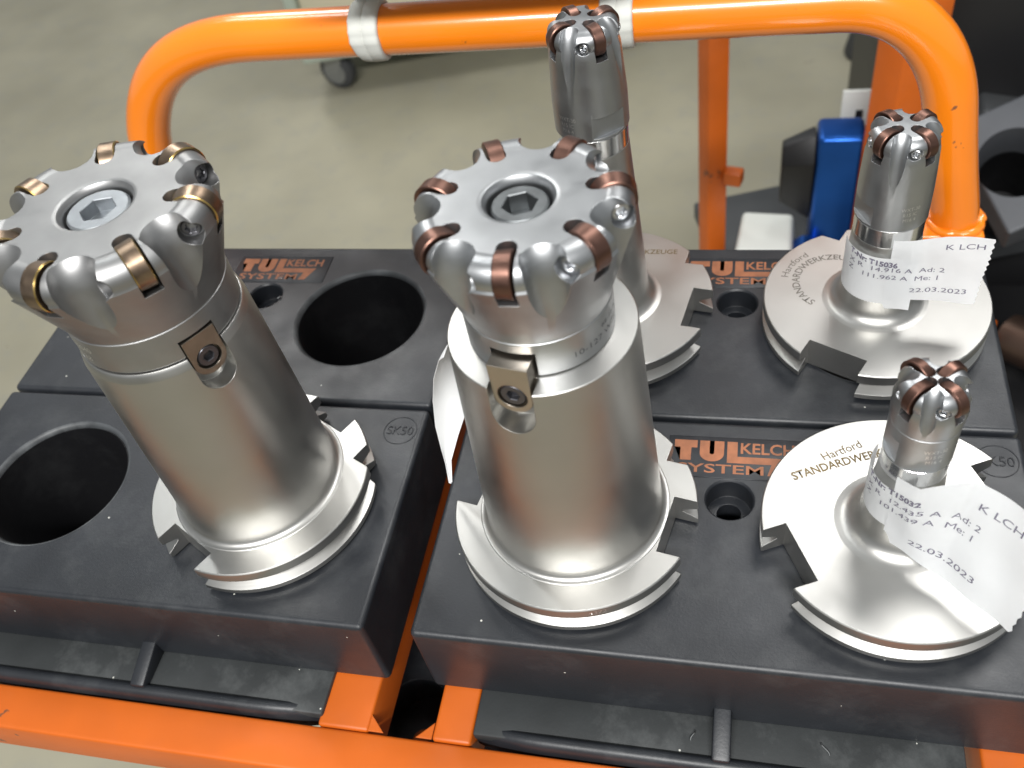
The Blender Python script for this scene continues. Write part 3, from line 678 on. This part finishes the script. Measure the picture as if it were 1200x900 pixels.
# ------------------------------------------------------------------ metal chips lying on the blocks
chips = [((22.2, -123, -46.2), 4.2, 80, 'short bright metal chip standing on the front right ledge'), ((72, -122, -46.2), 5.0, -60, 'curled bright metal chip on the front right ledge near the rib'),
         ((-218, 88, 0.3), 2.2, 20, 'tiny bright metal chip beside the screw hole of the back left block'), ((-212.5, 72.6, 0.3), 2.0, 70, 'tiny golden metal chip below the screw hole of the back left block')]
for (p_, ln, az, lb) in chips:
    bm = bmesh.new(); pts = []
    for i in range(9):
        t = i/8-0.5; pts.append((ln*t*math.cos(rad(az))+0.5*math.sin(5*t), ln*t*math.sin(rad(az)), 0.35+0.35*math.cos(4*t)))
    tube(bm, pts, 0.32, 6); o = finish(bm, 'metal_chip', 'ground'); o.location = Vector(p_)*S
    tag(o, lb, 'metal chip', 'metal chips')

# ------------------------------------------------------------------ background: neighbouring cart
nc = empty('cart_frame', (80, 560, FLOOR), 'orange square tube frame of the second cart, standing behind the handle', 'cart')
def npart(bm, name, material='orange_matt', parent=None): 
    bmesh.ops.translate(bm, verts=bm.verts, vec=(-80, -560, -FLOOR)); return finish(bm, name, material, parent or nc, 40)
def rz(bm, cx, cy, a):
    bmesh.ops.rotate(bm, verts=bm.verts, cent=(cx, cy, 0), matrix=Matrix.Rotation(rad(a), 3, 'Z')); return bm
npart(rz(rbox(-9, 13, 540, 562, FLOOR+60, -40, 2, 2), 2, 551, 32), 'post')
npart(rz(rbox(148, 190, 500, 536, FLOOR+60, -20, 2, 2), 168, 518, 32), 'post')
npart(rz(rbox(16, 34, 541, 556, -277, -262, 1.5, 2), 2, 551, -15), 'bracket')
npart(rz(rbox(8, 300, 556, 580, -436, -404, 2, 2), 2, 551, -20), 'shelf_bar')
npart(rz(rbox(-30, 330, 551, 575, FLOOR+60, FLOOR+95, 2, 2), 2, 551, -20), 'base_bar')
brd = rz(rbox(4, 330, 470, 640, -398, -374, 4, 3), 2, 551, 18); o = finish(brd, 'shelf_board', 'dark_board'); tag(o, 'dark grey shelf board on the second cart under the blue device', 'board')
# white plastic tray beside the blue device
wt = bmesh.new(); 
base_p = [(34, 470), (120, 480), (120, 560), (34, 560)]
prism(wt, [(22, 492), (88, 482), (92, 566), (30, 572)], lambda a, b: (a, b, -373.5), lambda a, b: (60+(a-60)*0.84, 530+(b-530)*0.8, -330))
bmesh.ops.bevel(wt, geom=wt.edges[:], offset=5, segments=3, profile=0.5, affect='EDGES')
o = finish(wt, 'plastic_tray', 'white', sharp=40); tag(o, 'off white plastic tray next to the blue device', 'tray')
bd = empty('spindle_unit', (125, 545, -373), 'blue anodised device with black faceted end on the dark shelf', 'device')
def bpart(bm, name, material): bmesh.ops.translate(bm, verts=bm.verts, vec=(-125, -545, 373)); return finish(bm, name, material, bd, 40)
bpart(rbox(102, 146, 526, 566, -373, -216, 6, 4), 'housing', 'blue')
oc = bmesh.new(); prism(oc, [(z_, y_) for z_, y_ in ((-320, 536), (-322, 556), (-250, 566), (-222, 560), (-220, 540), (-246, 526))], lambda a, b: (101, b, a), lambda a, b: (70, 546+(b-546)*0.7, -262+(a+262)*0.66))
bmesh.ops.bevel(oc, geom=oc.edges[:], offset=2, segments=2, profile=0.5, affect='EDGES'); bpart(oc, 'end_cap', 'black')
fl = bmesh.new(); cyl(fl, (103, 514, -354), (103, 530, -354), 18, n=40); bpart(fl, 'foot_flange', 'blue')
sc_ = bmesh.new(); cyl(sc_, (101, 511, -352), (101, 514.5, -352), 4, n=24); bpart(sc_, 'flange_screw', 'grey_metal')
sp = bmesh.new(); cyl(sp, (145, 547, -250), (176, 547, -250), 17, 14, 40); bpart(sp, 'spindle', 'rubber')
cd = rbox(126, 160, 590, 594, -262, -205, 1, 2); o = finish(cd, 'sign_card', 'white'); tag(o, 'white card with dark bar behind the blue device', 'card')
bar = rbox(140, 147, 588.5, 590.5, -256, -226, 0.3, 1); q = finish(bar, 'card_bar', 'black', o)
# dark tool block, tilted towards the viewer, at the right edge
db = empty('tilted_tool_block', (266.5, 444.6, -265.2), 'dark grey tilted tool block with large round pocket at the right edge', 'tool block')
e1 = Vector((-0.404, 0.792, 0.457)); nn = Vector((-0.15, -0.55, 0.82)).normalized(); e1 = (e1-nn*e1.dot(nn)).normalized(); e2 = e1.cross(nn)
db.rotation_euler = Matrix((e2, e1, nn)).transposed().to_euler()
b0 = rbox(0, 235, 0, 115, -48, 0, 3, 3); hc = bmesh.new(); cyl(hc, (32.3, 59, -60), (32.3, 59, 4), 27, 33, 64)
wn(finish(boolean(b0, [hc]), 'body', 'grey_block', db, 35))
lc = lathe([(0, -150), (24, -150), (32.0, -40), (29.4, -40), (22, -147), (0, -147)], 64); bmesh.ops.translate(lc, verts=lc.verts, vec=(32.3, 59, 0)); finish(lc, 'pocket_sleeve', 'plastic_shade', db)  # black lining, the shade deep in the pocket is in its colour
b3 = empty('machine_housing', (188, 620, FLOOR), 'black machine housing filling the top right corner behind the handle', 'machine')
finish(rbox(0, 800, 0, 500, 0, 1200, 12, 3), 'body', 'black', b3)
for (x0, z0, x1, z1, t) in ((40, 700, 200, 830, 24), (140, 560, 330, 640, -20), (60, 480, 180, 560, 12)):
    q = rbox(x0, x1, -34, 4, z0, z1, 6, 3); bmesh.ops.rotate(q, verts=q.verts, cent=((x0+x1)/2, 0, (z0+z1)/2), matrix=Matrix.Rotation(rad(t), 3, 'Y')); finish(q, 'cover_plate', 'dark_board', b3)
b4 = empty('floor_cabinet', (300, 330, FLOOR), 'black cabinet standing low on the floor at the right edge', 'cabinet')
finish(rbox(-115, 500, -120, 280, 0, 330, 12, 3), 'body', 'black', b4)
cp = bmesh.new(); cyl(cp, (305, 475, -425), (380, 400, -410), 24, n=48); o = finish(cp, 'steel_roller', 'rust'); tag(o, 'rusty brown steel cylinder at the right edge of the picture', 'cylinder')

# ------------------------------------------------------------------ background: pale green cart on castors and a foot on the floor
gc = empty('workshop_cart', (-931, 1655, FLOOR), 'pale green workshop cart on castors far behind the handle', 'cart', rot=(0, 0, rad(13)))
def gpart(bm, name, material, parent=None): return finish(bm, name, material, parent or gc, 40)
gpart(rbox(-62, 760, -60, 560, 99, 150, 6, 3), 'deck', 'green')
gpart(rbox(-62, -36, -55, 560, 150.5, 560, 4, 2), 'side_panel', 'green')
gpart(rbox(-34, 760, -30, 560, 165, 520, 4, 2), 'drawer_front', 'cream')
gpart(rbox(-34, 760, -54, -34, 150.5, 178, 3, 2), 'front_rail', 'green')
for (x, y) in ((0, 0), (690, 0)):
    def turn(b): bmesh.ops.rotate(b, verts=b.verts, cent=(x, y, 0), matrix=Matrix.Rotation(rad(62), 3, 'Z')); return b
    wl = lathe([(0, -15), (38, -15), (44, -12), (46, -6), (46, 6), (44, 12), (38, 15), (0, 15)], 48); bmesh.ops.rotate(wl, verts=wl.verts, cent=(0, 0, 0), matrix=Matrix.Rotation(rad(90), 3, 'Y')); bmesh.ops.translate(wl, verts=wl.verts, vec=(x, y, 46))
    wo = gpart(turn(wl), 'castor_wheel', 'rubber')
    hb = bmesh.new(); cyl(hb, (x-17.5, y, 46), (x+17.5, y, 46), 30, n=32); gpart(turn(hb), 'hub', 'grey_metal', wo)
    fk = bmesh.new(); prism(fk, [(-14, 40), (14, 40), (34, 92), (30, 98.5), (-34, 98.5), (-34, 92)], lambda a, b: (x-19, y+a, b), lambda a, b: (x+19, y+a, b))
    sl = bmesh.new(); box(sl, x-16.5, x+16.5, y-60, y+60, -10, 94)
    gpart(turn(boolean(fk, [sl])), 'castor_fork', 'grey_metal')
ft = bmesh.new(); cyl(ft, (290, 1700, FLOOR), (290, 1700, FLOOR+70), 55, 40, 32)
bmesh.ops.bevel(ft, geom=[e for e in ft.edges], offset=8, segments=2, profile=0.5, affect='EDGES')
o = finish(ft, 'rubber_bumper', 'rubber'); tag(o, 'dark rubber bumper lying on the floor behind the second orange post', 'bumper')
